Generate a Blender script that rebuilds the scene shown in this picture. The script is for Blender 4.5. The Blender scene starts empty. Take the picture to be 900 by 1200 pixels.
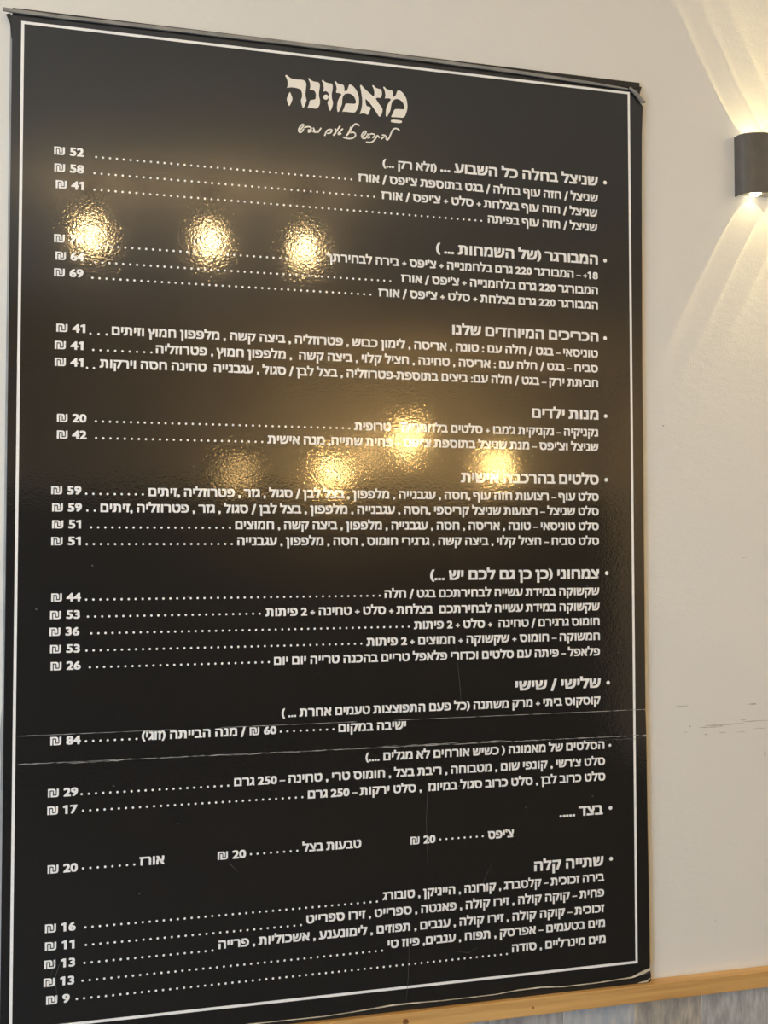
import bpy, bmesh, math, random
from mathutils import Matrix, Vector
random.seed(7)
SC = bpy.context.scene
COL = SC.collection

# ------------------------------------------------------------------ camera
cam_data = bpy.data.cameras.new('camera')
cam = bpy.data.objects.new('camera', cam_data)
COL.objects.link(cam)
cam_data.sensor_fit = 'VERTICAL'
cam_data.sensor_height = 36.0
cam_data.lens = 1106.56 * 36.0 / 1200.0
cam_data.clip_start = 0.02
_R = Matrix(((0.97418, -0.006873, -0.225666), (-0.22577, -0.031851, -0.97366), (-0.000496, 0.999469, -0.03258)))
cam.matrix_world = Matrix.Translation((0.20524, -1.42150, 1.62541)) @ _R.to_4x4()
SC.camera = cam

# ------------------------------------------------------------------ world, view
world = bpy.data.worlds.new('world'); SC.world = world; world.use_nodes = True
bgn = world.node_tree.nodes['Background']
bgn.inputs[0].default_value = (0.62, 0.78, 1.0, 1); bgn.inputs[1].default_value = 0.6
SC.view_settings.view_transform = 'Standard'
SC.view_settings.look = 'None'
SC.view_settings.gamma = 1.0
SC.view_settings.use_curve_mapping = False
SC.view_settings.exposure = 0.34

def area(name, loc, target, sx, sy, power, color):
    d = bpy.data.lights.new(name, 'AREA'); d.shape = 'RECTANGLE'; d.size = sx; d.size_y = sy
    d.energy = power; d.color = color
    o = bpy.data.objects.new(name, d); COL.objects.link(o); o.location = loc
    o.rotation_euler = (Vector(target) - Vector(loc)).to_track_quat('-Z', 'Y').to_euler()
    return o
# daylight entering through the big shop window on the left side of the room
area('window_daylight', (-2.15, -2.3, 0.95), (0.9, -0.4, 0.7), 2.4, 1.4, 98, (0.60, 0.79, 1.0))
# added warm fill lights washing the upper wall, left and right of the lamp row
area('warm_fill_light', (-1.35, -1.0, 2.86), (-0.8, -0.3, 1.6), 0.6, 0.9, 20, (1.0, 0.86, 0.64))
area('warm_fill_light', (2.75, -1.0, 2.86), (2.1, -0.3, 1.6), 0.6, 0.9, 17, (1.0, 0.86, 0.64))

# ------------------------------------------------------------------ helpers
def nodes(m):
    m.use_nodes = True
    nt = m.node_tree
    return nt, nt.nodes, nt.links, nt.nodes['Principled BSDF']

def mat(name, color, rough=0.5, metal=0.0, coat=0.0, coat_rough=0.1, noise=None, bump=None, spec=0.5):
    """noise = (scale, second colour, xyz stretch); bump = (scale, distance, xyz stretch)"""
    m = bpy.data.materials.new(name)
    nt, N, L, p = nodes(m)
    p.inputs['Base Color'].default_value = (*color, 1)
    p.inputs['Roughness'].default_value = rough
    p.inputs['Metallic'].default_value = metal
    p.inputs['Specular IOR Level'].default_value = spec
    p.inputs['Coat Weight'].default_value = coat
    p.inputs['Coat Roughness'].default_value = coat_rough
    p.inputs['Coat IOR'].default_value = 1.65
    geo = N.new('ShaderNodeNewGeometry')
    def mapped(st):
        mp = N.new('ShaderNodeMapping'); mp.inputs['Scale'].default_value = st
        L.new(geo.outputs['Position'], mp.inputs['Vector']); return mp.outputs[0]
    if noise:
        n = N.new('ShaderNodeTexNoise'); n.inputs['Scale'].default_value = noise[0]; n.inputs['Detail'].default_value = 5
        L.new(mapped(noise[2]), n.inputs['Vector'])
        mx = N.new('ShaderNodeMix'); mx.data_type = 'RGBA'
        mx.inputs['A'].default_value = (*color, 1); mx.inputs['B'].default_value = (*noise[1], 1)
        r = N.new('ShaderNodeValToRGB'); r.color_ramp.elements[0].position = 0.35; r.color_ramp.elements[1].position = 0.68
        L.new(n.outputs['Fac'], r.inputs[0]); L.new(r.outputs[0], mx.inputs['Factor'])
        L.new(mx.outputs['Result'], p.inputs['Base Color'])
    if bump:
        prev = None
        for (sc, dist, st) in (bump if isinstance(bump, list) else [bump]):
            n = N.new('ShaderNodeTexNoise'); n.inputs['Scale'].default_value = sc; n.inputs['Detail'].default_value = 2
            L.new(mapped(st), n.inputs['Vector'])
            b = N.new('ShaderNodeBump'); b.inputs['Strength'].default_value = 1.0; b.inputs['Distance'].default_value = dist
            L.new(n.outputs['Fac'], b.inputs['Height'])
            if prev: L.new(prev, b.inputs['Normal'])
            prev = b.outputs['Normal']
        L.new(prev, p.inputs['Normal'])
        if coat: L.new(prev, p.inputs['Coat Normal'])
    return m

def emit(name, color, strength):
    m = bpy.data.materials.new(name); nt, N, L, p = nodes(m)
    p.inputs['Base Color'].default_value = (0.8, 0.8, 0.8, 1)
    p.inputs['Emission Color'].default_value = (*color, 1)
    p.inputs['Emission Strength'].default_value = strength
    return m

PEEL = [(290, 0.000072, (1, 1, 1.1)), (70, 0.000012, (1, 1, 9)), (12, 0.00022, (1, 1, 1))]
M = {}
M['film'] = mat('black_gloss_film', (0.015, 0.0143, 0.0138), 0.22, coat=1.0, coat_rough=0.058, bump=PEEL, spec=0.20)
M['ink'] = mat('white_print', (0.88, 0.875, 0.865), 0.30, coat=1.0, coat_rough=0.058, bump=PEEL, spec=0.10)
M['logo_ink'] = mat('cream_print', (0.86, 0.82, 0.74), 0.30, coat=1.0, coat_rough=0.058, bump=PEEL, spec=0.10)
M['backing'] = mat('black_backing', (0.012, 0.012, 0.012), 0.45)
M['grey_edge'] = mat('grey_film_edge', (0.30, 0.29, 0.27), 0.3, noise=(60, (0.18, 0.175, 0.165), (0.3, 1, 1)))
M['pale_edge'] = mat('pale_foam_edge', (0.42, 0.43, 0.44), 0.6, noise=(40, (0.26, 0.27, 0.28), (1, 1, 0.3)))
M['tan_edge'] = mat('tan_glue_edge', (0.62, 0.52, 0.34), 0.6, noise=(40, (0.50, 0.38, 0.22), (1, 1, 0.3)))
M['cream_edge'] = mat('cream_edge_and_glint', (0.72, 0.66, 0.52), 0.6, noise=(60, (0.35, 0.30, 0.22), (1, 1, 1)))
M['crease'] = mat('worn_crease', (0.42, 0.41, 0.39), 0.5, noise=(160, (0.10, 0.10, 0.10), (0.25, 1, 1)))
M['scratch'] = mat('faint_scratch', (0.075, 0.075, 0.08), 0.5)
M['fleck'] = mat('dust_fleck', (0.35, 0.34, 0.32), 0.5)
M['wall'] = mat('cream_wall_paint', (0.69, 0.68, 0.645), 0.62, noise=(1.6, (0.705, 0.695, 0.66), (1, 1, 1)),
                bump=[(420, 0.00030, (1, 1, 1)), (55, 0.0004, (1, 1, 1.6)), (7, 0.0015, (1, 1, 1))], spec=0.3)
M['scuff'] = mat('grey_scuff', (0.34, 0.33, 0.30), 0.8, noise=(260, (0.60, 0.58, 0.53), (0.4, 1, 1)))
M['ceiling'] = mat('ceiling_paint', (0.86, 0.84, 0.80), 0.8)
M['dark_wall'] = mat('dark_cladding', (0.020, 0.018, 0.018), 0.6, noise=(2, (0.035, 0.028, 0.024), (1, 1, 0.2)))
M['floor'] = mat('floor_tile', (0.018, 0.018, 0.020), 0.95, noise=(3, (0.026, 0.026, 0.028), (1, 1, 1)))
M['wood'] = mat('oak_rail', (0.66, 0.40, 0.15), 0.45, noise=(14, (0.46, 0.25, 0.08), (0.25, 3, 6)), bump=(90, 0.0003, (0.08, 1, 1)))
M['knot'] = mat('wood_knot', (0.20, 0.085, 0.03), 0.5)
M['grout'] = mat('grey_grout', (0.62, 0.62, 0.60), 0.9)
M['sconce'] = mat('anthracite_metal', (0.10, 0.094, 0.086), 0.45, metal=0.2, noise=(90, (0.12, 0.112, 0.102), (1, 1, 0.4)), bump=(600, 0.00012, (1, 1, 1)))
M['sconce_inner'] = mat('grey_inner_plate', (0.45, 0.42, 0.37), 0.5)
M['lens'] = emit('lit_lens', (1.0, 0.86, 0.55), 7.0)
M['bulb'] = emit('warm_bulb', (1.0, 0.68, 0.30), 105.0)
M['bulb_far'] = emit('warm_far_bulb', (1.0, 0.60, 0.20), 380.0)
M['bulb_dim'] = emit('dim_far_bulb', (1.0, 0.62, 0.22), 60.0)
M['black_metal'] = mat('black_metal', (0.02, 0.02, 0.02), 0.4, metal=0.6)
TILE_M = []
for i, (a, b) in enumerate([((0.44, 0.44, 0.44), (0.22, 0.22, 0.225)), ((0.34, 0.38, 0.44), (0.50, 0.50, 0.49)), ((0.46, 0.42, 0.36), (0.25, 0.24, 0.23)),
                            ((0.30, 0.30, 0.305), (0.48, 0.49, 0.50))]):
    TILE_M.append(mat('weathered_wood_tile', a, 0.5, noise=(34 + 7 * i, b, (2.6, 1, 0.6)), bump=(70, 0.0009, (2, 1, 0.6))))

def link(name, me, m, parent=None):
    o = bpy.data.objects.new(name, me); COL.objects.link(o)
    if m is not None and not me.materials: me.materials.append(m)
    if parent: o.parent = parent
    return o

def mesh_obj(name, bm, m, parent=None, smooth=False):
    me = bpy.data.meshes.new(name); bm.to_mesh(me); bm.free()
    if smooth:
        for p in me.polygons: p.use_smooth = True
    return link(name, me, m, parent)

def empty(name, loc=(0, 0, 0)):
    o = bpy.data.objects.new(name, None); COL.objects.link(o); o.location = loc; o.empty_display_size = 0.05
    return o

def tag(o, label, cat, group=None):
    o['label'] = label; o['category'] = cat
    if group: o['group'] = group
    return o

def struct(o):
    o['kind'] = 'structure'; return o

def box(bm, x0, x1, y0, y1, z0, z1, bevel=0.0):
    b = bmesh.ops.create_cube(bm, size=1.0)
    vs = b['verts']
    for v in vs:
        v.co = Vector(((x0 + x1) / 2 + v.co.x * (x1 - x0), (y0 + y1) / 2 + v.co.y * (y1 - y0), (z0 + z1) / 2 + v.co.z * (z1 - z0)))
    if bevel:
        es = list({e for v in vs for e in v.link_edges})
        bmesh.ops.bevel(bm, geom=es, offset=bevel, segments=2, affect='EDGES', profile=0.6)
    return bm

def boxo(name, dims, m, parent=None, bevel=0.0):
    return mesh_obj(name, box(bmesh.new(), *dims, bevel=bevel), m, parent)

# ------------------------------------------------------------------ room shell
XL, XR, YB, ZC = -2.3, 3.7, -5.6, 2.92
struct(boxo('floor', (XL - .1, XR + .1, YB - .1, .1, -.1, 0), M['floor']))
struct(boxo('ceiling', (XL - .1, XR + .1, YB - .1, .1, ZC, ZC + .1), M['ceiling']))
wall_front = struct(boxo('wall_front', (XL - .1, XR + .1, 0, .1, 0, ZC), M['wall']))
struct(boxo('wall_left', (XL - .1, XL, YB, 0, 0, ZC), M['wall']))
struct(boxo('wall_right', (XR, XR + .1, YB, 0, 0, ZC), M['wall']))
wb = struct(boxo('wall_back', (XL, XR, YB - .1, YB, 0, ZC), M['wall']))
boxo('dark_cladding', (XL, XR, YB, YB + .03, 0, 1.98), M['dark_wall'], wb)

# oak dado rail the board stands on
RAIL_T = 0.9165
rail = struct(boxo('trim_1', (XL, XR, -0.0190, 0, RAIL_T - 0.0265, RAIL_T), M['wood'], bevel=0.0012))
def blob(name, x, y, z, rx, rz, m, parent, n=14, jag=0.25, depth=0.0006):
    """a thin irregular mark lying on a wall-parallel face"""
    bm = bmesh.new(); ring = []
    for i in range(n):
        a = 2 * math.pi * i / n; k = 1 + random.uniform(-jag, jag)
        ring.append((x + math.cos(a) * rx * k, z + math.sin(a) * rz * k))
    f = bm.faces.new([bm.verts.new((p[0], y - depth, p[1])) for p in ring])
    bm.normal_update()
    if f.normal.y > 0: f.normal_flip()
    return mesh_obj(name, bm, m, parent)
blob('wood_knot', 0.563, -0.0190, RAIL_T - 0.012, 0.005, 0.0045, M['knot'], rail)
blob('wood_knot', 0.768, -0.0190, RAIL_T - 0.014, 0.002, 0.0016, M['knot'], rail)
blob('wood_knot', 1.31, -0.0190, RAIL_T - 0.012, 0.0042, 0.0034, M['knot'], rail)

# weathered wood-look tiles below the rail, each an own piece
tw = struct(boxo('wall_front_tiles', (XL, XR, -0.0085, 0, 0, RAIL_T - 0.0265), M['grout']))
TW, TH = 0.1215, 0.60
ztop = RAIL_T - 0.0268
protos = {}
k = 0
x = 0.8239 - TW * 26
while x < XR - 0.01:
    x1 = min(x + TW, XR)
    if x1 > XL + 0.02:
        xa = max(x, XL)
        for (za, zb) in ((ztop - TH, ztop), (0.0, ztop - TH - 0.002)):
            key = (k * 7 + 3) % 4
            y = -0.0095 - 0.0010 * ((k * 5) % 3)
            full = (xa == x and x1 == x + TW)
            kk = (key, round(zb - za, 3))
            if full and kk in protos:
                o = bpy.data.objects.new('tile', protos[kk]); COL.objects.link(o); o.parent = tw
            else:
                bm = box(bmesh.new(), 0, x1 - xa - 0.0014, 0, 0.0085, 0, zb - za, bevel=0.0008)
                o = mesh_obj('tile', bm, TILE_M[key], tw)
                if full: protos[kk] = o.data
            o.location = (xa, y, za)
            k += 1
    k += 1; x += TW

# scuffs and flecks on the paint to the right of the board
for (x, z, rx, rz) in [(1.041, 1.3548, .010, .0011), (1.173, 1.3532, .008, .0012), (1.055, 1.3205, .002, .0012), (1.048, 1.3118, .004, .0007),
                       (1.090, 1.3180, .022, .0008), (1.108, 1.3202, .020, .0016), (1.140, 1.3215, .022, .0010), (1.175, 1.3245, .030, .0007), (1.155, 1.3275, .005, .0009),
                       (1.085, 1.3060, .004, .0009), (1.115, 1.3078, .006, .0007), (1.150, 1.3075, .008, .0006), (1.185, 1.3120, .012, .0005),
                       (1.195, 1.2690, .0015, .004), (1.012, 1.82, .0015, .0015), (1.098, 1.00, .0016, .001), (1.16, 1.60, .003, .0005)]:
    blob('scuff_mark', x, 0, z, rx, rz, M['scuff'], wall_front, jag=0.45, depth=0.0004)

# measured lettering: kind, words, left x, right x, baseline z on the board plane (metres)
ROWS = [
    ('heading', 'שניצל בחלה כל השבוע ...', 0.623, 0.8914, 2.2089),
    ('item', '(ולא רק ...)', 0.5298, 0.6169, 2.2075),
    ('bullet', '', 0.9041, 0.9041, 2.2156),
    ('item', "שניצל / חזה עוף בחלה / בגט בתוספת צ'יפס / אורז", 0.4907, 0.8912, 2.182),
    ('dots', '', 0.1042, 0.4804, 2.1838),
    ('price', '₪ 52', 0.0464, 0.0873, 2.1823),
    ('item', "שניצל / חזה עוף בצלחת + סלט + צ'יפס / אורז", 0.5275, 0.89, 2.1575),
    ('dots', '', 0.1021, 0.5162, 2.1599),
    ('price', '₪ 58', 0.047, 0.0875, 2.1578),
    ('item', 'שניצל / חזה עוף בפיתה', 0.7013, 0.8898, 2.1335),
    ('dots', '', 0.1023, 0.6904, 2.1358),
    ('price', '₪ 41', 0.0492, 0.0878, 2.1337),
    ('heading', 'המבורגר (של השמחות ... )', 0.6157, 0.8903, 2.0791),
    ('bullet', '', 0.903, 0.903, 2.0865),
    ('item', "⟨+18⟩ - המבורגר 220 גרם בלחמנייה + צ'יפס + בירה לבחירתך", 0.4408, 0.8901, 2.0543),
    ('dots', '', 0.107, 0.4298, 2.0543),
    ('price', '₪ 76', 0.0477, 0.0877, 2.0554),
    ('item', "המבורגר 220 גרם בלחמנייה + צ'יפס / אורז", 0.5591, 0.8899, 2.0295),
    ('dots', '', 0.1044, 0.5419, 2.0301),
    ('price', '₪ 64', 0.0499, 0.0891, 2.0303),
    ('item', "המבורגר 220 גרם בצלחת + סלט + צ'יפס / אורז", 0.5229, 0.8897, 2.0052),
    ('dots', '', 0.1007, 0.5104, 2.0071),
    ('price', '₪ 69', 0.0482, 0.0882, 2.0063),
    ('heading', 'הכריכים המיוחדים שלנו', 0.6418, 0.8903, 1.952),
    ('bullet', '', 0.9019, 0.9019, 1.9587),
    ('item', 'טוניסאי - בגט / חלה עם : טונה , אריסה , לימון כבוש , פטרוזליה , ביצה קשה , מלפפון חמוץ וזיתים', 0.1282, 0.889, 1.9259),
    ('dots', '', 0.0987, 0.1211, 1.9261),
    ('price', '₪ 41', 0.0521, 0.0917, 1.9266),
    ('item', 'סביח - בגט / חלה עם : אריסה , טחינה , חציל קלוי , ביצה קשה  , מלפפון חמוץ , פטרוזליה', 0.1903, 0.8888, 1.9017),
    ('dots', '', 0.1028, 0.1839, 1.9028),
    ('price', '₪ 41', 0.05, 0.0892, 1.9018),
    ('item', 'חביתת ירק - בגט / חלה עם: ביצים בתוספת-פטרוזליה , בצל לבן / סגול , עגבנייה  טחינה חסה וירקות', 0.1117, 0.8891, 1.8776),
    ('dots', '', 0.0945, 0.1039, 1.8766),
    ('price', '₪ 41', 0.0503, 0.0894, 1.8776),
    ('heading', 'מנות ילדים', 0.7741, 0.8892, 1.8247),
    ('bullet', '', 0.9018, 0.9018, 1.8311),
    ('item', "נקניקיה - נקניקית ג'מבו + סלטים בלחמנייה - טרופית", 0.4851, 0.8884, 1.7973),
    ('dots', '', 0.1073, 0.4776, 1.7999),
    ('price', '₪ 20', 0.0542, 0.0944, 1.7975),
    ('item', "שניצל וצ'יפס - מנת שניצל בתוספת צ'יפס - פחית שתייה, מנה אישית", 0.3531, 0.8887, 1.7737),
    ('dots', '', 0.1079, 0.3454, 1.7758),
    ('price', '₪ 42', 0.0544, 0.095, 1.7738),
    ('heading', 'סלטים בהרכבה אישית', 0.6551, 0.8888, 1.7197),
    ('bullet', '', 0.9018, 0.9018, 1.7273),
    ('item', 'סלט עוף - רצועות חזה עוף ,חסה , עגבנייה , מלפפון , בצל לבן / סגול , גזר , פטרוזליה ,זיתים', 0.1814, 0.8885, 1.693),
    ('dots', '', 0.095, 0.1734, 1.6956),
    ('price', '₪ 59', 0.0476, 0.0884, 1.6943),
    ('item', 'סלט שניצל - רצועות שניצל קריספי ,חסה , עגבנייה , מלפפון , בצל לבן / סגול , גזר , פטרוזליה ,זיתים', 0.1147, 0.8883, 1.6695),
    ('dots', '', 0.0968, 0.1069, 1.6716),
    ('price', '₪ 59', 0.049, 0.0894, 1.6699),
    ('item', 'סלט טוניסאי - טונה , אריסה , חסה , עגבנייה , מלפפון , ביצה קשה , חמוצים', 0.3061, 0.8881, 1.6456),
    ('dots', '', 0.1021, 0.2982, 1.6476),
    ('price', '₪ 51', 0.0492, 0.0885, 1.646),
    ('item', 'סלט סביח - חציל קלוי , ביצה קשה , גרגירי חומוס , חסה , מלפפון , עגבנייה', 0.3092, 0.8884, 1.6217),
    ('dots', '', 0.0964, 0.3012, 1.6237),
    ('price', '₪ 51', 0.0483, 0.0883, 1.6221),
    ('heading', 'צמחוני (כן כן גם לכם יש ...)', 0.6049, 0.888, 1.5675),
    ('bullet', '', 0.9015, 0.9015, 1.5761),
    ('item', 'שקשוקה במידת עשייה לבחירתכם בגט / חלה', 0.5326, 0.8882, 1.541),
    ('dots', '', 0.0964, 0.525, 1.5447),
    ('price', '₪ 44', 0.0492, 0.0895, 1.5424),
    ('item', 'שקשוקה במידת עשייה לבחירתכם  בצלחת + סלט + טחינה + 2 פיתות', 0.351, 0.8885, 1.5163),
    ('dots', '', 0.099, 0.3426, 1.5205),
    ('price', '₪ 53', 0.0479, 0.0882, 1.5178),
    ('item', 'חומוס גרגירם / טחינה  + סלט + 2 פיתות', 0.5788, 0.8883, 1.4925),
    ('dots', '', 0.1038, 0.5707, 1.4966),
    ('price', '₪ 36', 0.0474, 0.0876, 1.4941),
    ('item', 'חמשוקה - חומוס + שקשוקה + חמוצים + 2 פיתות', 0.5042, 0.8886, 1.4687),
    ('dots', '', 0.0975, 0.4962, 1.4725),
    ('price', '₪ 53', 0.0484, 0.0886, 1.4699),
    ('item', 'פלאפל - פיתה עם סלטים וכדורי פלאפל טריים בהכנה טרייה יום יום', 0.3639, 0.8884, 1.4441),
    ('dots', '', 0.1023, 0.3563, 1.4486),
    ('price', '₪ 26', 0.0494, 0.09, 1.4458),
    ('heading', 'שלישי / שישי', 0.7439, 0.8894, 1.3926),
    ('bullet', '', 0.9024, 0.9024, 1.3999),
    ('item', 'קוסקוס ביתי + מרק משתנה (כל פעם התפוצצות טעמים אחרת ... )', 0.3756, 0.8887, 1.3663),
    ('item', 'ישיבה במקום', 0.4613, 0.5664, 1.3407),
    ('dots', '', 0.3744, 0.4535, 1.3455),
    ('item', '⟨₪ 60⟩ / מנה הבייתה (זוגי)', 0.1745, 0.3681, 1.3421),
    ('dots', '', 0.0979, 0.1673, 1.3445),
    ('price', '₪ 84', 0.0501, 0.091, 1.3408),
    ('item', 'הסלטים של מאמונה ( כשיש אורחים לא מגלים ....)', 0.5029, 0.895, 1.2947),
    ('bullet_small', '', 0.9045, 0.9045, 1.2997),
    ('item', "סלט צ'רשי , קונפי שום , מטבוחה , ריבת בצל , חומוס טרי , טחינה - 250 גרם", 0.3062, 0.8958, 1.2689),
    ('dots', '', 0.0928, 0.2976, 1.2705),
    ('price', '₪ 29', 0.0475, 0.0879, 1.2684),
    ('item', 'סלט כרוב לבן , סלט כרוב סגול במיונז  , סלט ירקות - 250 גרם', 0.415, 0.8961, 1.2444),
    ('dots', '', 0.095, 0.4069, 1.2472),
    ('price', '₪ 17', 0.047, 0.0873, 1.2441),
    ('heading', 'בצד .....', 0.8169, 0.8916, 1.1905),
    ('bullet', '', 0.9046, 0.9046, 1.2),
    ('item', "צ'יפס", 0.6972, 0.7398, 1.165),
    ('dots', '', 0.6203, 0.6888, 1.17),
    ('price', '₪ 20', 0.5729, 0.6126, 1.1653),
    ('item', 'טבעות בצל', 0.4071, 0.4963, 1.1664),
    ('dots', '', 0.3311, 0.3994, 1.1689),
    ('price', '₪ 20', 0.2829, 0.324, 1.1641),
    ('item', 'אורז', 0.1727, 0.2075, 1.1643),
    ('dots', '', 0.0957, 0.1656, 1.1665),
    ('price', '₪ 20', 0.0482, 0.0885, 1.1627),
    ('heading', 'שתייה קלה', 0.7736, 0.8919, 1.1094),
    ('bullet', '', 0.9049, 0.9049, 1.1192),
    ('item', 'בירה זכוכית - קלסברג , קורונה , הייניקן , טובורג', 0.5293, 0.8927, 1.0851),
    ('dots', '', 0.0996, 0.5205, 1.0842),
    ('price', '₪ 16', 0.0457, 0.0866, 1.0811),
    ('item', 'פחית - קוקה קולה , זירו קולה , פאנטה , ספרייט , זירו ספרייט', 0.4133, 0.8925, 1.0608),
    ('dots', '', 0.1006, 0.4052, 1.0596),
    ('price', '₪ 11', 0.0459, 0.0853, 1.0564),
    ('item', 'זכוכית - קוקה קולה , זירו קולה , ענבים , תפוזים , לימונענע , אשכוליות , פרייה', 0.2848, 0.8928, 1.0361),
    ('dots', '', 0.0989, 0.2763, 1.0349),
    ('price', '₪ 13', 0.0451, 0.0863, 1.0315),
    ('item', 'מים בטעמים - אפרסק , תפוח , ענבים, פיוז טי', 0.5372, 0.8935, 1.0128),
    ('dots', '', 0.0964, 0.5284, 1.0104),
    ('price', '₪ 13', 0.0446, 0.0854, 1.0068),
    ('item', 'מים מינרליים , סודה', 0.7361, 0.8943, 0.9876),
    ('dots', '', 0.089, 0.7276, 0.986),
    ('price', '₪ 9', 0.0482, 0.0796, 0.9823),
]
LOGO = {
    'he': [[(0.3779, 2.3347), (0.3804, 2.336), (0.3837, 2.3331), (0.3885, 2.3306), (0.3955, 2.3305), (0.4048, 2.331), (0.4092, 2.3291), (0.4106, 2.3246), (0.4097, 2.3162), (0.4089, 2.3079), (0.4101, 2.3028), (0.4109, 2.2999), (0.4089, 2.2939), (0.4072, 2.2884), (0.4046, 2.2881), (0.4035, 2.2927), (0.4018, 2.2987), (0.4039, 2.3039), (0.4039, 2.3109), (0.4019, 2.3152), (0.3973, 2.3172), (0.3897, 2.3176), (0.3845, 2.317), (0.3805, 2.3154), (0.3821, 2.3197), (0.3819, 2.3261), (0.3804, 2.3308)], [(0.3851, 2.3106), (0.3872, 2.3062), (0.3895, 2.3002), (0.3875, 2.2939), (0.3843, 2.2875), (0.3822, 2.2922), (0.3803, 2.2988), (0.3826, 2.3045)]],
    'nun': [[(0.4132, 2.3343), (0.415, 2.3349), (0.4174, 2.3318), (0.4223, 2.33), (0.4281, 2.3303), (0.4311, 2.328), (0.4314, 2.3233), (0.4299, 2.3149), (0.4299, 2.3079), (0.4317, 2.3022), (0.4311, 2.295), (0.4282, 2.29), (0.4247, 2.2882), (0.4194, 2.2889), (0.4121, 2.2877), (0.4142, 2.2926), (0.4159, 2.3007), (0.4212, 2.302), (0.4247, 2.3028), (0.4253, 2.3121), (0.4229, 2.3159), (0.4188, 2.3172), (0.4151, 2.3157), (0.4167, 2.3205), (0.4162, 2.3275), (0.4147, 2.3309)]],
    'vav': [[(0.434, 2.3331), (0.4358, 2.3344), (0.4387, 2.3318), (0.4434, 2.3303), (0.4493, 2.33), (0.4513, 2.3279), (0.4511, 2.3208), (0.4496, 2.3135), (0.4499, 2.3065), (0.452, 2.3008), (0.4506, 2.2935), (0.448, 2.2876), (0.4464, 2.2874), (0.445, 2.2924), (0.4429, 2.2998), (0.4452, 2.3048), (0.4458, 2.3107), (0.444, 2.3159), (0.4399, 2.3174), (0.4359, 2.3156), (0.4376, 2.3205), (0.437, 2.3263), (0.4358, 2.3303)], [(0.4446, 2.3085), (0.4441, 2.3064), (0.4426, 2.3047), (0.4405, 2.3039), (0.4385, 2.3043), (0.437, 2.3056), (0.4364, 2.3076), (0.437, 2.3097), (0.4385, 2.3114), (0.4405, 2.3122), (0.4426, 2.3118), (0.4441, 2.3105)]],
    'mem_left': [[(0.4538, 2.3335), (0.4558, 2.3348), (0.4588, 2.3311), (0.4635, 2.3307), (0.4683, 2.3298), (0.4695, 2.3252), (0.4692, 2.3198), (0.4724, 2.3219), (0.4748, 2.3251), (0.4706, 2.318), (0.4742, 2.3226), (0.4766, 2.3311), (0.4786, 2.3323), (0.4843, 2.329), (0.4897, 2.3219), (0.4925, 2.3127), (0.4921, 2.3019), (0.4897, 2.2945), (0.4861, 2.2885), (0.4772, 2.2885), (0.4677, 2.2884), (0.4659, 2.2875), (0.4689, 2.2937), (0.4709, 2.3004), (0.4736, 2.3019), (0.4736, 2.3017), (0.4877, 2.3023), (0.4873, 2.3085), (0.4843, 2.3142), (0.4796, 2.3172), (0.4748, 2.3176), (0.4706, 2.316), (0.4701, 2.316), (0.4671, 2.3119), (0.4659, 2.3058), (0.4659, 2.2999), (0.4636, 2.2937), (0.4606, 2.2869), (0.4586, 2.2873), (0.4579, 2.2943), (0.4588, 2.3027), (0.4618, 2.3101), (0.4653, 2.3146), (0.4623, 2.3167), (0.456, 2.3163), (0.4576, 2.3227), (0.4564, 2.3285)]],
    'alef': [[(0.4939, 2.3319), (0.4957, 2.3337), (0.4999, 2.3289), (0.5083, 2.3221), (0.5161, 2.3164), (0.5169, 2.3225), (0.5161, 2.3283), (0.5131, 2.334), (0.515, 2.3351), (0.5179, 2.3319), (0.5215, 2.3304), (0.5276, 2.3296), (0.529, 2.325), (0.5285, 2.3201), (0.5264, 2.3157), (0.5221, 2.3161), (0.5185, 2.3145), (0.5227, 2.3081), (0.5297, 2.2999), (0.5294, 2.2939), (0.5269, 2.2871), (0.5242, 2.2862), (0.5215, 2.2901), (0.5173, 2.2962), (0.5107, 2.3051), (0.5025, 2.3125), (0.5029, 2.3066), (0.5041, 2.301), (0.5116, 2.2997), (0.5095, 2.2942), (0.5068, 2.2868), (0.5023, 2.2887), (0.4975, 2.2888), (0.4929, 2.2866), (0.4957, 2.2928), (0.4972, 2.3001), (0.4977, 2.3085), (0.4965, 2.3179), (0.4953, 2.3261)]],
    'mem': [[(0.5304, 2.3335), (0.5324, 2.3347), (0.5354, 2.3311), (0.5409, 2.3301), (0.5452, 2.3297), (0.5464, 2.3262), (0.5458, 2.3196), (0.5479, 2.3198), (0.5512, 2.3232), (0.5531, 2.3294), (0.5557, 2.3315), (0.5604, 2.3296), (0.5659, 2.3236), (0.5689, 2.3161), (0.5699, 2.3065), (0.5683, 2.2979), (0.5652, 2.2904), (0.5622, 2.2883), (0.553, 2.2882), (0.5428, 2.2875), (0.546, 2.2932), (0.5488, 2.3007), (0.5567, 2.3015), (0.5646, 2.3017), (0.5646, 2.3072), (0.5622, 2.3129), (0.5579, 2.3161), (0.5531, 2.3174), (0.5482, 2.3156), (0.5448, 2.3111), (0.5433, 2.3049), (0.5423, 2.2976), (0.5397, 2.2926), (0.5372, 2.2873), (0.5351, 2.2876), (0.5348, 2.2945), (0.5358, 2.3017), (0.5391, 2.3093), (0.5436, 2.3157), (0.5397, 2.3171), (0.5329, 2.3156), (0.5346, 2.3202), (0.5336, 2.3267), (0.5322, 2.3307)]],
    'patach': [[(0.5435, 2.2839), (0.5609, 2.284), (0.5603, 2.2793), (0.5428, 2.279)]],
}
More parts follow.
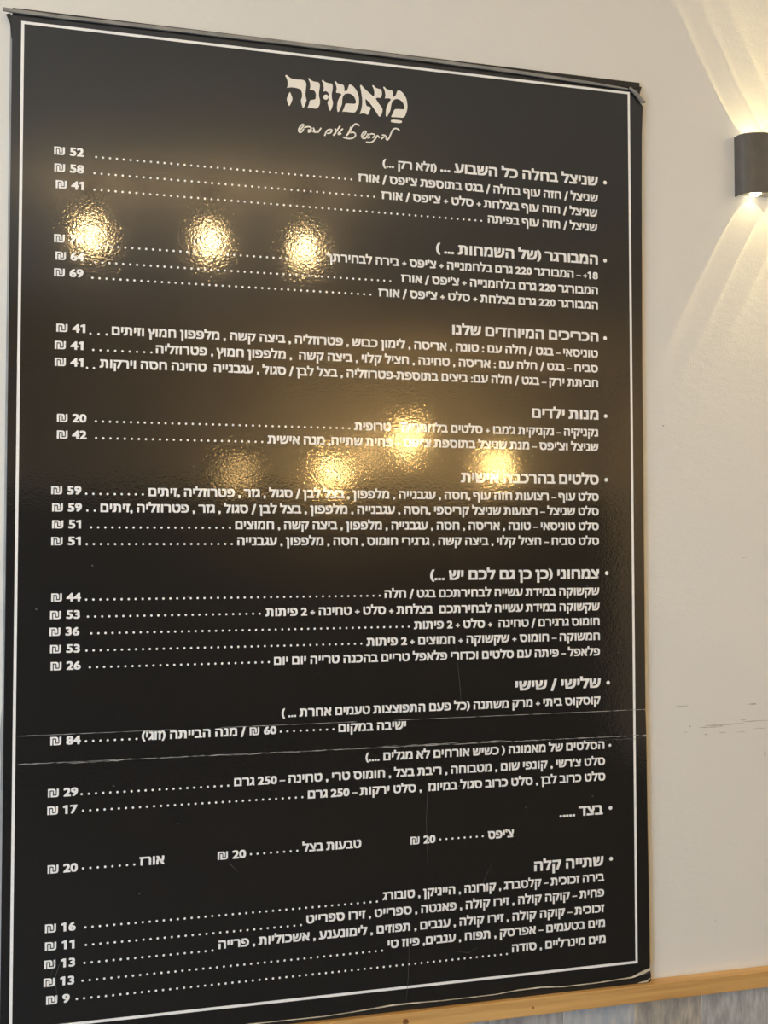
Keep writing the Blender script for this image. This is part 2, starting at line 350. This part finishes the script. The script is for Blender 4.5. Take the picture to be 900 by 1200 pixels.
TAGLINE = [
    [(0.5566, 2.2673), (0.5555, 2.2693), (0.5515, 2.2708), (0.5478, 2.2696), (0.5451, 2.2662), (0.5424, 2.2597), (0.5398, 2.2531), (0.5361, 2.2501)],
    [(0.5353, 2.2511), (0.5361, 2.2548), (0.5334, 2.2582), (0.5287, 2.2578)],
    [(0.5329, 2.2554), (0.5303, 2.2543), (0.5276, 2.2511)],
    [(0.5248, 2.2527), (0.5234, 2.2557), (0.5202, 2.2564)],
    [(0.521, 2.2555), (0.5176, 2.2499), (0.5134, 2.2453), (0.5092, 2.2441), (0.5034, 2.2444)],
    [(0.5092, 2.2569), (0.5134, 2.2584), (0.5176, 2.2572), (0.5171, 2.2546), (0.5134, 2.2518)],
    [(0.5055, 2.2576), (0.5076, 2.2552), (0.5097, 2.2518), (0.5071, 2.2515), (0.5055, 2.2508)],
    [(0.5029, 2.2615), (0.5039, 2.26), (0.5018, 2.2562), (0.4987, 2.2533), (0.4961, 2.2525), (0.4971, 2.2562), (0.5003, 2.2602), (0.5034, 2.2618)],
    [(0.4961, 2.2522), (0.4987, 2.2491), (0.5029, 2.25), (0.5055, 2.255)],
    [(0.4929, 2.2683), (0.4898, 2.2711), (0.4856, 2.2707), (0.482, 2.2661), (0.4789, 2.2607), (0.4763, 2.2552), (0.4726, 2.2512)],
    [(0.4789, 2.256), (0.482, 2.2579), (0.4862, 2.2567), (0.4872, 2.2532), (0.4846, 2.2493), (0.4789, 2.247), (0.4726, 2.2468), (0.468, 2.2482)],
    [(0.4678, 2.2487), (0.4704, 2.2474), (0.4756, 2.2469), (0.4806, 2.2476)],
    [(0.4798, 2.2659), (0.4777, 2.2595), (0.4751, 2.2541), (0.472, 2.2507)],
    [(0.4673, 2.2616), (0.4637, 2.2581), (0.46, 2.2541), (0.46, 2.2513), (0.4647, 2.2541)],
    [(0.4631, 2.2658), (0.459, 2.2597), (0.4549, 2.2531), (0.452, 2.2492)],
    [(0.4549, 2.2608), (0.4564, 2.2564), (0.4549, 2.2516)],
    [(0.4386, 2.2474), (0.4405, 2.2527), (0.4425, 2.2565), (0.4461, 2.2584), (0.4502, 2.2583), (0.4497, 2.2552), (0.4466, 2.2523), (0.4425, 2.2517)],
    [(0.4333, 2.2594), (0.4307, 2.2553), (0.4287, 2.2518), (0.4266, 2.2524), (0.4276, 2.255), (0.4251, 2.2517), (0.4225, 2.2515), (0.4235, 2.2551)],
    [(0.421, 2.2585), (0.4225, 2.2561), (0.421, 2.2518), (0.4184, 2.2541), (0.4154, 2.2507), (0.4128, 2.251)],
    [(0.4072, 2.2566), (0.4108, 2.259), (0.4159, 2.2593), (0.4189, 2.2573), (0.4159, 2.2544), (0.4128, 2.2536)],
    [(0.4067, 2.2622), (0.4036, 2.2614), (0.4006, 2.2575), (0.3981, 2.2526), (0.4011, 2.2529), (0.4047, 2.2574), (0.4072, 2.2622)],
    [(0.3981, 2.2521), (0.4001, 2.2487), (0.4037, 2.2501), (0.4067, 2.2555)],
]

# ------------------------------------------------------------------ menu board
board = empty('menu_board', (0.475, 0, RAIL_T))
tag(board, 'large glossy black menu board with white Hebrew lettering standing on the oak rail', 'menu')
BI = Matrix.Translation((-0.475, 0, -RAIL_T))
def part(name, bm, m, smooth=False, parent=None):
    """geometry is given in world coordinates and moved into the board's frame"""
    if parent is None: bm.transform(BI)
    return mesh_obj(name, bm, m, parent or board, smooth)

YF = -0.0125                                     # front face of the film
part('backing_board', box(bmesh.new(), -0.0125, 0.9690, -0.0112, -0.0005, RAIL_T + 0.0002, 2.3900, bevel=0.0008), M['backing'])
# the black front film: outline slightly uneven, its wavy lower edge stops short of the board's foot
def front_outline():
    pts = []
    bot = [(-0.0118, 0.9215), (0.08, 0.9225), (0.20, 0.9220), (0.33, 0.9240), (0.44, 0.9228), (0.492, 0.9248), (0.545, 0.9278), (0.58, 0.9275),
           (0.62, 0.9262), (0.708, 0.9262), (0.745, 0.9288), (0.785, 0.9292), (0.821, 0.9262), (0.88, 0.9262), (0.940, 0.9285), (0.958, 0.9340), (0.9715, 0.9385)]
    right = [(0.9716, 1.00), (0.9700, 1.15), (0.9690, 1.3127), (0.9680, 1.3545), (0.9672, 1.6), (0.9678, 1.9), (0.9690, 2.05), (0.9700, 2.2), (0.9712, 2.30), (0.9735, 2.350)]
    top = [(0.9560, 2.3700), (0.75, 2.3760), (0.5, 2.3785), (0.25, 2.3790), (-0.0150, 2.3780)]
    left = [(-0.0120, 2.355), (-0.0118, 2.0), (-0.0112, 1.6), (-0.0122, 1.36), (-0.0118, 1.3165)]
    return bot, right, top, left
bot, right, top, left = front_outline()
bm = bmesh.new()
ol = bot + right + top + left
vf = [bm.verts.new((a, YF, b)) for a, b in ol]
vb = [bm.verts.new((a, YF + 0.0012, b)) for a, b in ol]
bm.faces.new(vf); bm.faces.new(vb[::-1])
for i in range(len(ol)):
    j = (i + 1) % len(ol); bm.faces.new((vf[j], vf[i], vb[i], vb[j]))
bmesh.ops.recalc_face_normals(bm, faces=bm.faces)
part('front_film', bm, M['film'])

def ribbon(pts, w, y, thick=0.0006, taper=None):
    """flat bar following a polyline in the board plane; w may be a list"""
    bm = bmesh.new(); n = len(pts); ws = w if isinstance(w, (list, tuple)) else [w] * n
    L, R = [], []
    for i, (a, b) in enumerate(pts):
        p0 = pts[max(i - 1, 0)]; p1 = pts[min(i + 1, n - 1)]
        d = Vector((p1[0] - p0[0], p1[1] - p0[1])); d.normalize() if d.length else None
        nx, nz = -d.y * ws[i] / 2, d.x * ws[i] / 2
        L.append((a + nx, b + nz)); R.append((a - nx, b - nz))
    def ring(yy): return [bm.verts.new((a, yy, b)) for a, b in L], [bm.verts.new((a, yy, b)) for a, b in R]
    lf, rf = ring(y)
    if thick <= 0:
        for i in range(n - 1): bm.faces.new((lf[i], lf[i + 1], rf[i + 1], rf[i]))
        bm.normal_update()
        for f in bm.faces:
            if f.normal.y > 0: f.normal_flip()
        return bm
    lb, rb = ring(y + thick)
    for i in range(n - 1):
        bm.faces.new((lf[i], lf[i + 1], rf[i + 1], rf[i])); bm.faces.new((lb[i + 1], lb[i], rb[i], rb[i + 1]))
        bm.faces.new((lf[i + 1], lf[i], lb[i], lb[i + 1])); bm.faces.new((rf[i], rf[i + 1], rb[i + 1], rb[i]))
    bm.faces.new((lf[0], rf[0], rb[0], lb[0])); bm.faces.new((lf[-1], lb[-1], rb[-1], rf[-1]))
    bmesh.ops.recalc_face_normals(bm, faces=bm.faces)
    return bm

# grey strip peeling off the top edge and its bent corner
st = [(-0.0245, 2.3842), (-0.012, 2.3835), (0.05, 2.3825), (0.2, 2.3835), (0.4, 2.3842), (0.6, 2.3835), (0.75, 2.3812), (0.88, 2.3775), (0.945, 2.3748)]
o = part('edge_strip', ribbon(st, [.0045, .0052, .0045, .0050, .0054, .0050, .0050, .0042, .0016], YF - 0.0035, 0.003), M['grey_edge']); o['label'] = 'grey plastic strip peeling along the top edge'
part('edge_strip', ribbon([(0.948, 2.3770), (0.958, 2.3700), (0.9715, 2.3560), (0.9765, 2.3555)], [.003, .0060, .0060, .002], YF - 0.0045, 0.0025), M['grey_edge'])
part('backing_corner', ribbon([(0.935, 2.3825), (0.955, 2.3822), (0.9705, 2.3815), (0.963, 2.372)], [.003, .006, .004, .012], YF + 0.0005, 0.003), M['backing'])
part('backing_corner', ribbon([(-0.018, 2.3800), (-0.0130, 2.367), (-0.0115, 2.345)], [.006, .005, .003], YF + 0.0005, 0.003), M['backing'])
# pale core showing at the left, glue-stained core at the right, torn light lower edge of the film
o = part('side_edge', ribbon([(-0.0140, 2.372), (-0.0138, 1.8), (-0.0132, 1.4), (-0.0150, 1.36), (-0.0136, 1.32), (-0.0145, 0.96)], [.0030, .0036, .0036, .0050, .0046, .0060], -0.0085, 0.008), M['pale_edge']); o['label'] = 'pale grey left edge'
o = part('side_edge', ribbon([(0.9690, 2.15), (0.9700, 2.10), (0.9692, 1.9), (0.9690, 1.6), (0.9700, 1.3545), (0.9708, 1.3127), (0.9712, 1.2), (0.9730, 1.0), (0.9750, 0.945)], [.001, .0030, .0026, .0044, .0050, .0052, .0050, .0050, .0030], -0.0100, 0.009), M['tan_edge']); o['label'] = 'tan glue-stained right edge'
part('backing_edge', ribbon([(0.9700, 2.352), (0.9695, 2.2), (0.9690, 2.05)], [.004, .0025, .001], -0.0110, 0.009), M['backing'])
wave = [(a, b) for a, b in bot]
part('torn_edge_and_glint', ribbon(wave, [.0010, .0010, .0008, .0012, .0010, .0012, .0020, .0016, .0010, .0010, .0014, .0018, .0012, .0012, .0020, .0050, .0034], YF - 0.0008, 0.0010), M['cream_edge'])
part('torn_edge_and_glint', ribbon([(0.950, 0.9185), (0.966, 0.9195), (0.972, 0.924)], [.0004, .0030, .0010], YF - 0.0006, 0.0008), M['cream_edge'])  # highlight on the lower right corner, painted as a cream sliver
part('backing_corner', box(bmesh.new(), 0.955, 0.9745, -0.0120, -0.001, RAIL_T + 0.0004, 0.9335, bevel=0.003), M['backing'])

# creases where the sheet was folded: a hairline and a worn double line
YI = YF - 0.00035
def crease(bm, m):
    o = part('crease', bm, m); o['kind'] = 'stuff'
def wavy(x0, x1, z0, z1, n, amp, wlo, whi, skip=0.0):
    """light worn line in dashes of uneven thickness"""
    bm = bmesh.new(); i = 0
    while i < n:
        ln = random.randint(4, 14)
        if random.random() >= skip:
            pts, ws = [], []
            for j in range(ln + 1):
                t = min((i + j) / n, 1.0)
                pts.append((x0 + (x1 - x0) * t, z0 + (z1 - z0) * t + random.uniform(-amp, amp)))
                ws.append(0.0001 if j in (0, ln) else random.uniform(wlo, whi))
            tmp = ribbon(pts, ws, YI, 0.0); me = bpy.data.meshes.new('t'); tmp.to_mesh(me); tmp.free(); bm.from_mesh(me); bpy.data.meshes.remove(me)
        i += ln
    return bm
crease(wavy(0.006, 0.960, 1.3557, 1.3545, 130, .00015, .0005, .0011, .12), M['crease'])
crease(wavy(0.962, 0.9685, 1.3545, 1.3545, 4, .0001, .001, .0012), M['fleck'])
crease(wavy(0.0065, 0.965, 1.3166, 1.3130, 170, .0004, .0005, .0017, .05), M['crease'])
crease(wavy(0.03, 0.42, 1.3150, 1.3146, 60, .0006, .0004, .0012, .45), M['crease'])
crease(wavy(0.52, 0.955, 1.3160, 1.3146, 60, .0008, .0004, .0014, .45), M['crease'])
crease(wavy(0.84, 0.965, 1.3085, 1.3085, 18, .0016, .0004, .0013, .3), M['scratch'])
crease(wavy(0.962, 0.9695, 1.3120, 1.3120, 4, .0006, .003, .005), M['fleck'])
# faint scratches and flecks
for pts in [[(0.571, 1.02), (0.569, 0.965), (0.5655, 0.9285)], [(0.645, 1.47), (0.652, 1.41), (0.655, 1.37)], [(0.6, 1.13), (0.598, 1.20), (0.602, 1.29)],
            [(0.060, 1.045), (0.054, 1.02)], [(0.063, 0.985), (0.060, 1.02), (0.068, 1.045)], [(0.706, 1.13), (0.694, 1.11), (0.688, 1.095)],
            [(0.645, 0.998), (0.665, 0.994), (0.678, 1.000)], [(0.300, 1.158), (0.312, 1.145)]]:
    part('scratch', ribbon(pts, [.0002] + [.0007] * (len(pts) - 2) + [.0003] if len(pts) > 2 else [.0009, .0002], YI, 0.0), M['scratch'])
fl = bmesh.new()
for i in range(90):
    x = random.uniform(0.0, 0.955); z = random.uniform(0.95, 2.36); r = random.choice([.0004, .0005, .0006, .0012]); a0 = random.random() * 3; n = 6
    f = fl.faces.new([fl.verts.new((x + math.cos(a0 - 2 * math.pi * i_ / n) * r * random.uniform(.6, 1.7), YI, z - math.sin(a0 - 2 * math.pi * i_ / n) * r)) for i_ in range(n)])
fl.normal_update()
for f in fl.faces:
    if f.normal.y > 0: f.normal_flip()
o = part('dust_flecks', fl, M['scratch']); o['kind'] = 'stuff'

# white printed border line, four strokes mitred into one frame
Z0, HH, BW, LW = 0.95, 1.42123, 0.95, 0.0040
bm = bmesh.new()
oc = [(0, Z0), (BW, Z0), (BW, Z0 + HH), (0, Z0 + HH)]
ic = [(LW, Z0 + LW), (BW - LW, Z0 + LW), (BW - LW, Z0 + HH - LW), (LW, Z0 + HH - LW)]
YT = YF - 0.00025
vo = [bm.verts.new((a, YT, b)) for a, b in oc]; vi = [bm.verts.new((a, YT, b)) for a, b in ic]
for i in range(4):
    j = (i + 1) % 4; bm.faces.new((vo[i], vo[j], vi[j], vi[i]))
bm.normal_update()
for f in bm.faces:
    if f.normal.y > 0: f.normal_flip()
part('border_line', bm, M['ink'])

# ------------------------------------------------------------------ lettering
from mathutils.geometry import tessellate_polygon
DRAWN = {
    'ף': [[(0.423, -0.24), (0.423, 0.296), (0.41, 0.388), (0.372, 0.455), (0.309, 0.495), (0.22, 0.509), (0.01, 0.509), (0.01, 0.592), (0.23, 0.592), (0.295, 0.587),
           (0.352, 0.571), (0.401, 0.545), (0.441, 0.51), (0.473, 0.467), (0.495, 0.418), (0.508, 0.361), (0.513, 0.299), (0.513, -0.24)],
          [(0.181, 0.213), (0.127, 0.219), (0.084, 0.237), (0.051, 0.266), (0.028, 0.304), (0.015, 0.351), (0.01, 0.404), (0.01, 0.55), (0.1, 0.55), (0.1, 0.412), (0.103, 0.376),
           (0.111, 0.348), (0.124, 0.325), (0.143, 0.31), (0.166, 0.3), (0.193, 0.297), (0.226, 0.299), (0.226, 0.216), (0.203, 0.214)]],
    'ד': [[(0.01, 0.509), (0.01, 0.592), (0.498, 0.592), (0.498, 0.509), (0.407, 0.509), (0.407, 0.0), (0.317, 0.0), (0.317, 0.509)]],
    'ת': [[(0.04, 0.509), (0.04, 0.592), (0.28, 0.592), (0.37, 0.58), (0.44, 0.54), (0.485, 0.47), (0.50, 0.37), (0.50, 0.0), (0.41, 0.0), (0.41, 0.36), (0.40, 0.43), (0.365, 0.485), (0.28, 0.509)],
          [(0.01, 0.0), (0.01, 0.083), (0.055, 0.083), (0.095, 0.11), (0.115, 0.17), (0.115, 0.54), (0.205, 0.54), (0.205, 0.16), (0.18, 0.07), (0.13, 0.02), (0.06, 0.0)]],
    '1': [[(0.215, 0.0), (0.315, 0.0), (0.315, 0.682), (0.235, 0.682), (0.045, 0.575), (0.085, 0.500), (0.215, 0.565)]],
}
def glyph_mesh(ch, off):
    if ch in DRAWN:
        vs, fs = [], []
        for lp in DRAWN[ch]:
            b = len(vs); vs += lp
            fs += [tuple(b + i for i in t) for t in tessellate_polygon([[Vector((p[0], p[1], 0)) for p in lp]])]
        return vs, fs
    c = bpy.data.curves.new('g', 'FONT'); c.body = ch; c.size = 1.0; c.offset = off; c.resolution_u = 3
    o = bpy.data.objects.new('g', c); COL.objects.link(o)
    bpy.context.view_layer.update()
    me = bpy.data.meshes.new_from_object(o.evaluated_get(bpy.context.evaluated_depsgraph_get()))
    vs = [(v.co.x, v.co.y) for v in me.vertices]; fs = [tuple(p.vertices) for p in me.polygons]
    bpy.data.meshes.remove(me); bpy.data.objects.remove(o); bpy.data.curves.remove(c)
    return vs, fs
def width(s):
    c = bpy.data.curves.new('g', 'FONT'); c.body = s; o = bpy.data.objects.new('g', c); COL.objects.link(o)
    bpy.context.view_layer.update(); w = o.dimensions.x
    bpy.data.objects.remove(o); bpy.data.curves.remove(c); return w
_cache = {}
HEB_H = max(c for a, c in glyph_mesh('ה', 0.0)[0])
def is_heb(ch): return '\u0590' <= ch <= '\u05ff'
def glyph(ch, off):
    key = (ch, off)
    if key not in _cache:
        ref = 'א' if is_heb(ch) else 'H'
        adv = width(ref + ch + ref) - width(ref + ref)
        vs, fs = glyph_mesh(ch, 0.0)
        hgt = max(c for a, c in vs) - min(c for a, c in vs)
        if is_heb(ch): k = 1.0 / HEB_H
        elif ch in "0123456789₪": k = 1.0 / hgt
        elif ch == "+": k = 0.50 / hgt
        elif ch == "–": k = 1.15
        elif ch == "-": k = 1.25
        elif ch in "/()": k = 1.30 / hgt
        else: k = 1.55
        dy = {'+': 0.12, '-': 0.08, '–': 0.06, "'": -0.02}.get(ch, 0.0)
        if ch in "0123456789₪+": dy -= min(c for a, c in vs) * k
        if ch in "/()": dy -= (min(c for a, c in vs) * k + 0.18)
        lev = [0] * len(vs); comp = list(range(len(vs)))      # islands of one glyph may overlap: each gets its own tiny relief
        def root(i):
            while comp[i] != i: i = comp[i]
            return i
        for p in fs:
            for q in p[1:]: comp[root(q)] = root(p[0])
        ids = {}
        for i in range(len(vs)): lev[i] = ids.setdefault(root(i), len(ids))
        w = (0.5 if ch == '₪' else 1.0) * off / k                                   # heavier strokes: the outline laid down four times, slightly shifted
        vv, ff = [], []
        for (sx, sy) in ((-1, -1), (1, -1), (-1, 1), (1, 1)):
            b0 = len(vv); vv += [(a + sx * w, c + sy * w * 0.8 + w * 0.8) for a, c in vs]; ff += [tuple(q + b0 for q in p) for p in fs]
        vs, fs = vv, ff
        kx = k * (1.12 if ch in '0123456789' else 1.0)
        if ch == 'ת': vs = [(a * 1.12, b) for a, b in vs]
        _cache[key] = ([(a * kx, b * k + dy, (i * 4 // max(len(vs), 1)) * 0.00003 + lev[i % len(lev)] % 3 * 0.000005) for i, (a, b) in enumerate(vs)], fs, adv * kx)
    return _cache[key]
SWAP = {'(': ')', ')': '('}
def visual(s):
    """right-to-left text in drawing order (left to right); numbers keep their order"""
    out, i = [], 0
    toks = []
    while i < len(s):
        if s[i] == '⟨':
            j = s.index('⟩', i); toks.append(s[i + 1:j]); i = j + 1
        elif s[i].isdigit():
            j = i
            while j < len(s) and s[j].isdigit(): j += 1
            toks.append(s[i:j]); i = j
        else:
            toks.append(SWAP.get(s[i], s[i])); i += 1
    return ''.join(reversed(toks))
SLANT = 0.0
def typeset(name, s, x0, x1, zb, h, off, m, ltr=False):
    t = s if ltr else visual(s.replace(' - ', ' – '))
    vs, fs, x = [], [], 0.0
    lo, hi = 1e9, -1e9
    for i, ch in enumerate(t):
        if ch == ' ':
            x += 0.40; continue
        g, f, adv = glyph(ch, off)
        b = len(vs)
        vs += [(a + x, c, d + (i % 2) * 0.000015) for a, c, d in g]; fs += [tuple(q + b for q in p) for p in f]
        lo = min(lo, x + min(q[0] for q in g)); hi = max(hi, x + max(q[0] for q in g))
        x += adv + (0.035 if ch in '.' else 0.02)
    k = (x1 - x0) / (hi - lo)
    me = bpy.data.meshes.new(name)
    me.from_pydata([(x0 + (a - lo) * k - 0.475, YT - d, zb + c * h - RAIL_T) for a, c, d in vs], [], fs)
    me.update()
    bm = bmesh.new(); bm.from_mesh(me)
    for f in bm.faces:
        f.normal_update()
        if f.normal.y > 0: f.normal_flip()
    bm.to_mesh(me); bm.free()
    o = link(name, me, m, board)
    TYPE_LOG.append((round(k / h, 3), s[:30]))
    return o
TYPE_LOG = []
def disc(bm, x, z, r, n=10):
    f = bm.faces.new([bm.verts.new((x + math.cos(2 * math.pi * i / n) * r, YT, z + math.sin(2 * math.pi * i / n) * r)) for i in range(n)])
    f.normal_update()
    if f.normal.y > 0: f.normal_flip()
NAMES = {'heading': 'menu_heading', 'item': 'menu_item', 'price': 'price'}
for kind, s, xa, xb, z in ROWS:
    if kind == 'dots':
        bm = bmesh.new(); n = max(1, round((xb - xa) / 0.00975))
        worn = (n == 1 and xb - xa < 0.0135) or False
        for i in range(n + 1): disc(bm, xa + (xb - xa) * i / n, z, 0.0017, 8)
        part('dot_leader', bm, M['ink'])
    elif kind.startswith('bullet'):
        bm = bmesh.new(); disc(bm, xa, z, 0.0032 if kind == 'bullet' else 0.0024, 16); part('bullet_point', bm, M['ink'])
    elif kind == 'heading': typeset(NAMES[kind], s, xa, xb, z, 0.0138, 0.060, M['ink'])
    elif kind == 'price': typeset(NAMES[kind], s, xa, xb, z, 0.0112, 0.058, M['ink'], ltr=True)
    else: typeset(NAMES[kind], s, xa, xb, z, 0.0111, 0.058, M['ink'])
for r in TYPE_LOG: pass

def smooth_loop(pts, n=2):
    for _ in range(n):
        q = []
        for i in range(len(pts)):
            a, b = pts[i], pts[(i + 1) % len(pts)]
            q += [(a[0] * .8 + b[0] * .2, a[1] * .8 + b[1] * .2), (a[0] * .2 + b[0] * .8, a[1] * .2 + b[1] * .8)]
        pts = q
    return pts
bm = bmesh.new()
from mathutils.geometry import tessellate_polygon
for k, loops in LOGO.items():
    for lp in loops:
        lp = smooth_loop(lp, 1)
        vs = [bm.verts.new((a, YT, b)) for a, b in lp]
        for t in tessellate_polygon([[Vector((a, b, 0)) for a, b in lp]]):
            try: f = bm.faces.new([vs[i] for i in t])
            except ValueError: continue
            f.normal_update()
            if f.normal.y > 0: f.normal_flip()
o = part('title_lettering', bm, M['logo_ink']); o['label'] = 'large cream serif Hebrew title word'
def smooth_line(pts, n=3):
    for _ in range(n):
        q = [pts[0]]
        for a, b in zip(pts, pts[1:]):
            q += [(a[0] * .75 + b[0] * .25, a[1] * .75 + b[1] * .25), (a[0] * .25 + b[0] * .75, a[1] * .25 + b[1] * .75)]
        q.append(pts[-1]); pts = q
    return pts
bm = bmesh.new()
for n_, s in enumerate(TAGLINE):
    s = smooth_line(s, 2); w = [0.0023 if 0 < i < len(s) - 1 else 0.0017 for i in range(len(s))]
    t = ribbon(s, w, YT - 0.00002 * n_, 0.0); me = bpy.data.meshes.new('t'); t.to_mesh(me); t.free(); bm.from_mesh(me); bpy.data.meshes.remove(me)
o = part('tagline_script', bm, M['logo_ink']); o['label'] = 'thin handwritten Hebrew tagline'

# ------------------------------------------------------------------ wall sconce (up and down light)
SX, SZ0, SZ1, SW, SD = 1.1515, 2.2170, 2.3200, 0.164, 0.032
sc = tag(empty('wall_sconce', (SX + SW / 2, 0, SZ0)), 'bow-fronted anthracite metal up and down wall lamp right of the board', 'lamp')
def bow(n=40, inset=0.0, flat=0.0):
    """plan outline of the bow front, from left wall corner round to right wall corner"""
    pts = []
    for i in range(n + 1):
        t = math.pi - math.pi * i / n
        c, s_ = math.cos(t), math.sin(t)
        e = 2 / 3.0
        px = SW / 2 * math.copysign(abs(c) ** e, c); py = -(SD) * abs(s_) ** e
        k = 1 - inset / (SW / 2); pts.append((px * k, py * (1 - inset / SD)))
    return pts
bm = bmesh.new(); H = SZ1 - SZ0
outer, inner = bow(), bow(inset=0.0018)
def strip(p, zp, q, zq):
    a = [bm.verts.new((u, v, zp)) for u, v in p]; b = [bm.verts.new((u, v, zq)) for u, v in q]
    for i in range(len(p) - 1): bm.faces.new((a[i], a[i + 1], b[i + 1], b[i]))
strip(outer, 0, outer, H); strip(inner, H, inner, 0); strip(inner, 0, outer, 0); strip(outer, H, inner, H)
shade = mesh_obj('lamp_housing', bm, M['sconce'], sc, smooth=True)
for name, z in (('bottom_plate', 0.004), ('top_plate', H - 0.006)):
    bm = bmesh.new(); pl = bow(inset=0.0019)
    a = [bm.verts.new((p[0], p[1], z)) for p in pl]; b = [bm.verts.new((p[0], p[1], z + 0.002)) for p in pl]
    bm.faces.new(a); bm.faces.new(b[::-1])
    for i in range(len(a)):
        j = (i + 1) % len(a); bm.faces.new((a[i], a[j], b[j], b[i]))
    bmesh.ops.recalc_face_normals(bm, faces=bm.faces)
    mesh_obj(name, bm, M['sconce_inner'], sc)
bm = box(bmesh.new(), -SW / 2 + 0.003, SW / 2 - 0.003, -0.003, -0.0002, 0.007, H - 0.007)
mesh_obj('mounting_plate', bm, M['black_metal'], sc)
LX = [-0.0525, 0.0, 0.0525]
def lens_bm(x, z, up):
    bm = bmesh.new(); n, m_ = 24, 6; r = 0.0100; prev = None
    for j in range(m_ + 1):
        t = j / m_ * math.pi / 2
        rr, zz = r * math.cos(t), 0.006 * math.sin(t) * (1 if up else -1)
        ring = [bm.verts.new((x + rr * math.cos(2 * math.pi * i / n), -0.0160 + rr * math.sin(2 * math.pi * i / n), z + zz)) for i in range(n)] if j < m_ else [bm.verts.new((x, -0.0160, z + zz))]
        if prev:
            for i in range(n):
                i2 = (i + 1) % n
                bm.faces.new((prev[i], prev[i2], ring[i2], ring[i]) if j < m_ else (prev[i], prev[i2], ring[0]))
        prev = ring
    bmesh.ops.recalc_face_normals(bm, faces=bm.faces)
    return bm
def beam(name, x, z, up, phi, theta, power, y=-0.0175):
    d = bpy.data.lights.new(name, 'SPOT'); d.energy = power; d.color = (1.0, 0.76, 0.33)
    # wall-washer optics: the flatter a ray leaves along the wall, the stronger it is, so the streaks reach far
    d.use_nodes = True; nt = d.node_tree; em = nt.nodes['Emission']
    gi = nt.nodes.new('ShaderNodeNewGeometry'); sp = nt.nodes.new('ShaderNodeSeparateXYZ'); nt.links.new(gi.outputs['Incoming'], sp.inputs[0])
    last = sp.outputs['Y']
    for op, val in (('ABSOLUTE', None), ('MAXIMUM', 0.07), ('POWER', -1.7)):
        mt = nt.nodes.new('ShaderNodeMath'); mt.operation = op; nt.links.new(last, mt.inputs[0])
        if val is not None: mt.inputs[1].default_value = val
        last = mt.outputs[0]
    ax = nt.nodes.new('ShaderNodeVectorMath'); ax.operation = 'DOT_PRODUCT'; nt.links.new(gi.outputs['Incoming'], ax.inputs[0])
    ax.inputs[1].default_value = (0, math.sin(math.radians(phi)), (1 if up else -1) * math.cos(math.radians(phi)))
    ab = nt.nodes.new('ShaderNodeMath'); ab.operation = 'ABSOLUTE'; nt.links.new(ax.outputs['Value'], ab.inputs[0])
    mr = nt.nodes.new('ShaderNodeMapRange'); ct = math.cos(math.radians(theta))      # the lens gathers light towards the rim of its cone
    for k_, v_ in (('From Min', ct), ('From Max', ct + 0.035), ('To Min', 1.75), ('To Max', 0.62)): mr.inputs[k_].default_value = v_
    nt.links.new(ab.outputs[0], mr.inputs['Value'])
    mu = nt.nodes.new('ShaderNodeMath'); mu.operation = 'MULTIPLY'; nt.links.new(last, mu.inputs[0]); nt.links.new(mr.outputs[0], mu.inputs[1])
    nt.links.new(mu.outputs[0], em.inputs['Strength'])
    d.spot_size = 2 * math.radians(theta); d.spot_blend = 0.03; d.shadow_soft_size = 0.0004
    o = bpy.data.objects.new(name, d); COL.objects.link(o); o.parent = sc; o.location = (x, y, z)
    v = Vector((0, math.sin(math.radians(phi)), (1 if up else -1) * math.cos(math.radians(phi))))
    o.rotation_euler = v.to_track_quat('-Z', 'Y').to_euler()
for x in LX:
    mesh_obj('lens', lens_bm(x, 0.0042, False), M['lens'], sc, smooth=True)
    mesh_obj('lens', lens_bm(x, H - 0.0042, True), M['lens'], sc, smooth=True)
    beam('down_beam', x, -0.0025, False, 35, 43.5, 0.030)
    beam('up_beam', x, H + 0.0025, True, 40, 46.8, 0.036)

# ------------------------------------------------------------------ lamps of the room, seen as reflections in the gloss
def sphere_bm(r, seg=20):
    bm = bmesh.new(); bmesh.ops.create_uvsphere(bm, u_segments=seg, v_segments=seg // 2, radius=r); return bm
def cyl_bm(r1, r2, z0, z1, n=24):
    bm = bmesh.new(); bmesh.ops.create_cone(bm, cap_ends=True, segments=n, radius1=r1, radius2=r2, depth=z1 - z0)
    bm.transform(Matrix.Translation((0, 0, (z0 + z1) / 2))); return bm
places = ['left of the near row', 'in the middle of the near row', 'right of the near row']
def pendant(x, y, z, r, bulb_m, label, group):
    t = tag(empty('ceiling_lamp', (x, y, z)), label, 'lamp', group)
    mesh_obj('bulb', sphere_bm(r), bulb_m, t, True)
    mesh_obj('lamp_socket', cyl_bm(0.016, 0.014, r * 0.9, r * 0.9 + 0.05), M['black_metal'], t, True)
    mesh_obj('rod', cyl_bm(0.004, 0.004, r * 0.9 + 0.05, ZC - z - 0.015), M['black_metal'], t)
    mesh_obj('ceiling_rose', cyl_bm(0.04, 0.045, ZC - z - 0.015, ZC - z), M['black_metal'], t)
for i, (x, y, z) in enumerate([(-0.063, -2.15, 2.74), (0.36, -2.06, 2.72), (0.70, -2.01, 2.70)]):
    pendant(x, y, z, 0.034, M['bulb'], 'warm bulb on a short ceiling rod, ' + places[i], 'near row of ceiling bulbs')
far = [(0.68, 2.13, 'bulb_dim'), (1.32, 2.14, 'bulb_far'), (1.57, 2.28, 'bulb_dim'), (1.86, 2.39, 'bulb_far'), (2.51, 2.21, 'bulb_far')]
words = ['first', 'second', 'third', 'fourth', 'fifth']
for i, (x, z, m_) in enumerate(far):
    pendant(x, -5.0, z - 0.035, 0.038, M[m_], 'round warm bulb hanging by the back wall, %s from the window side' % words[i], 'far row of hanging bulbs')
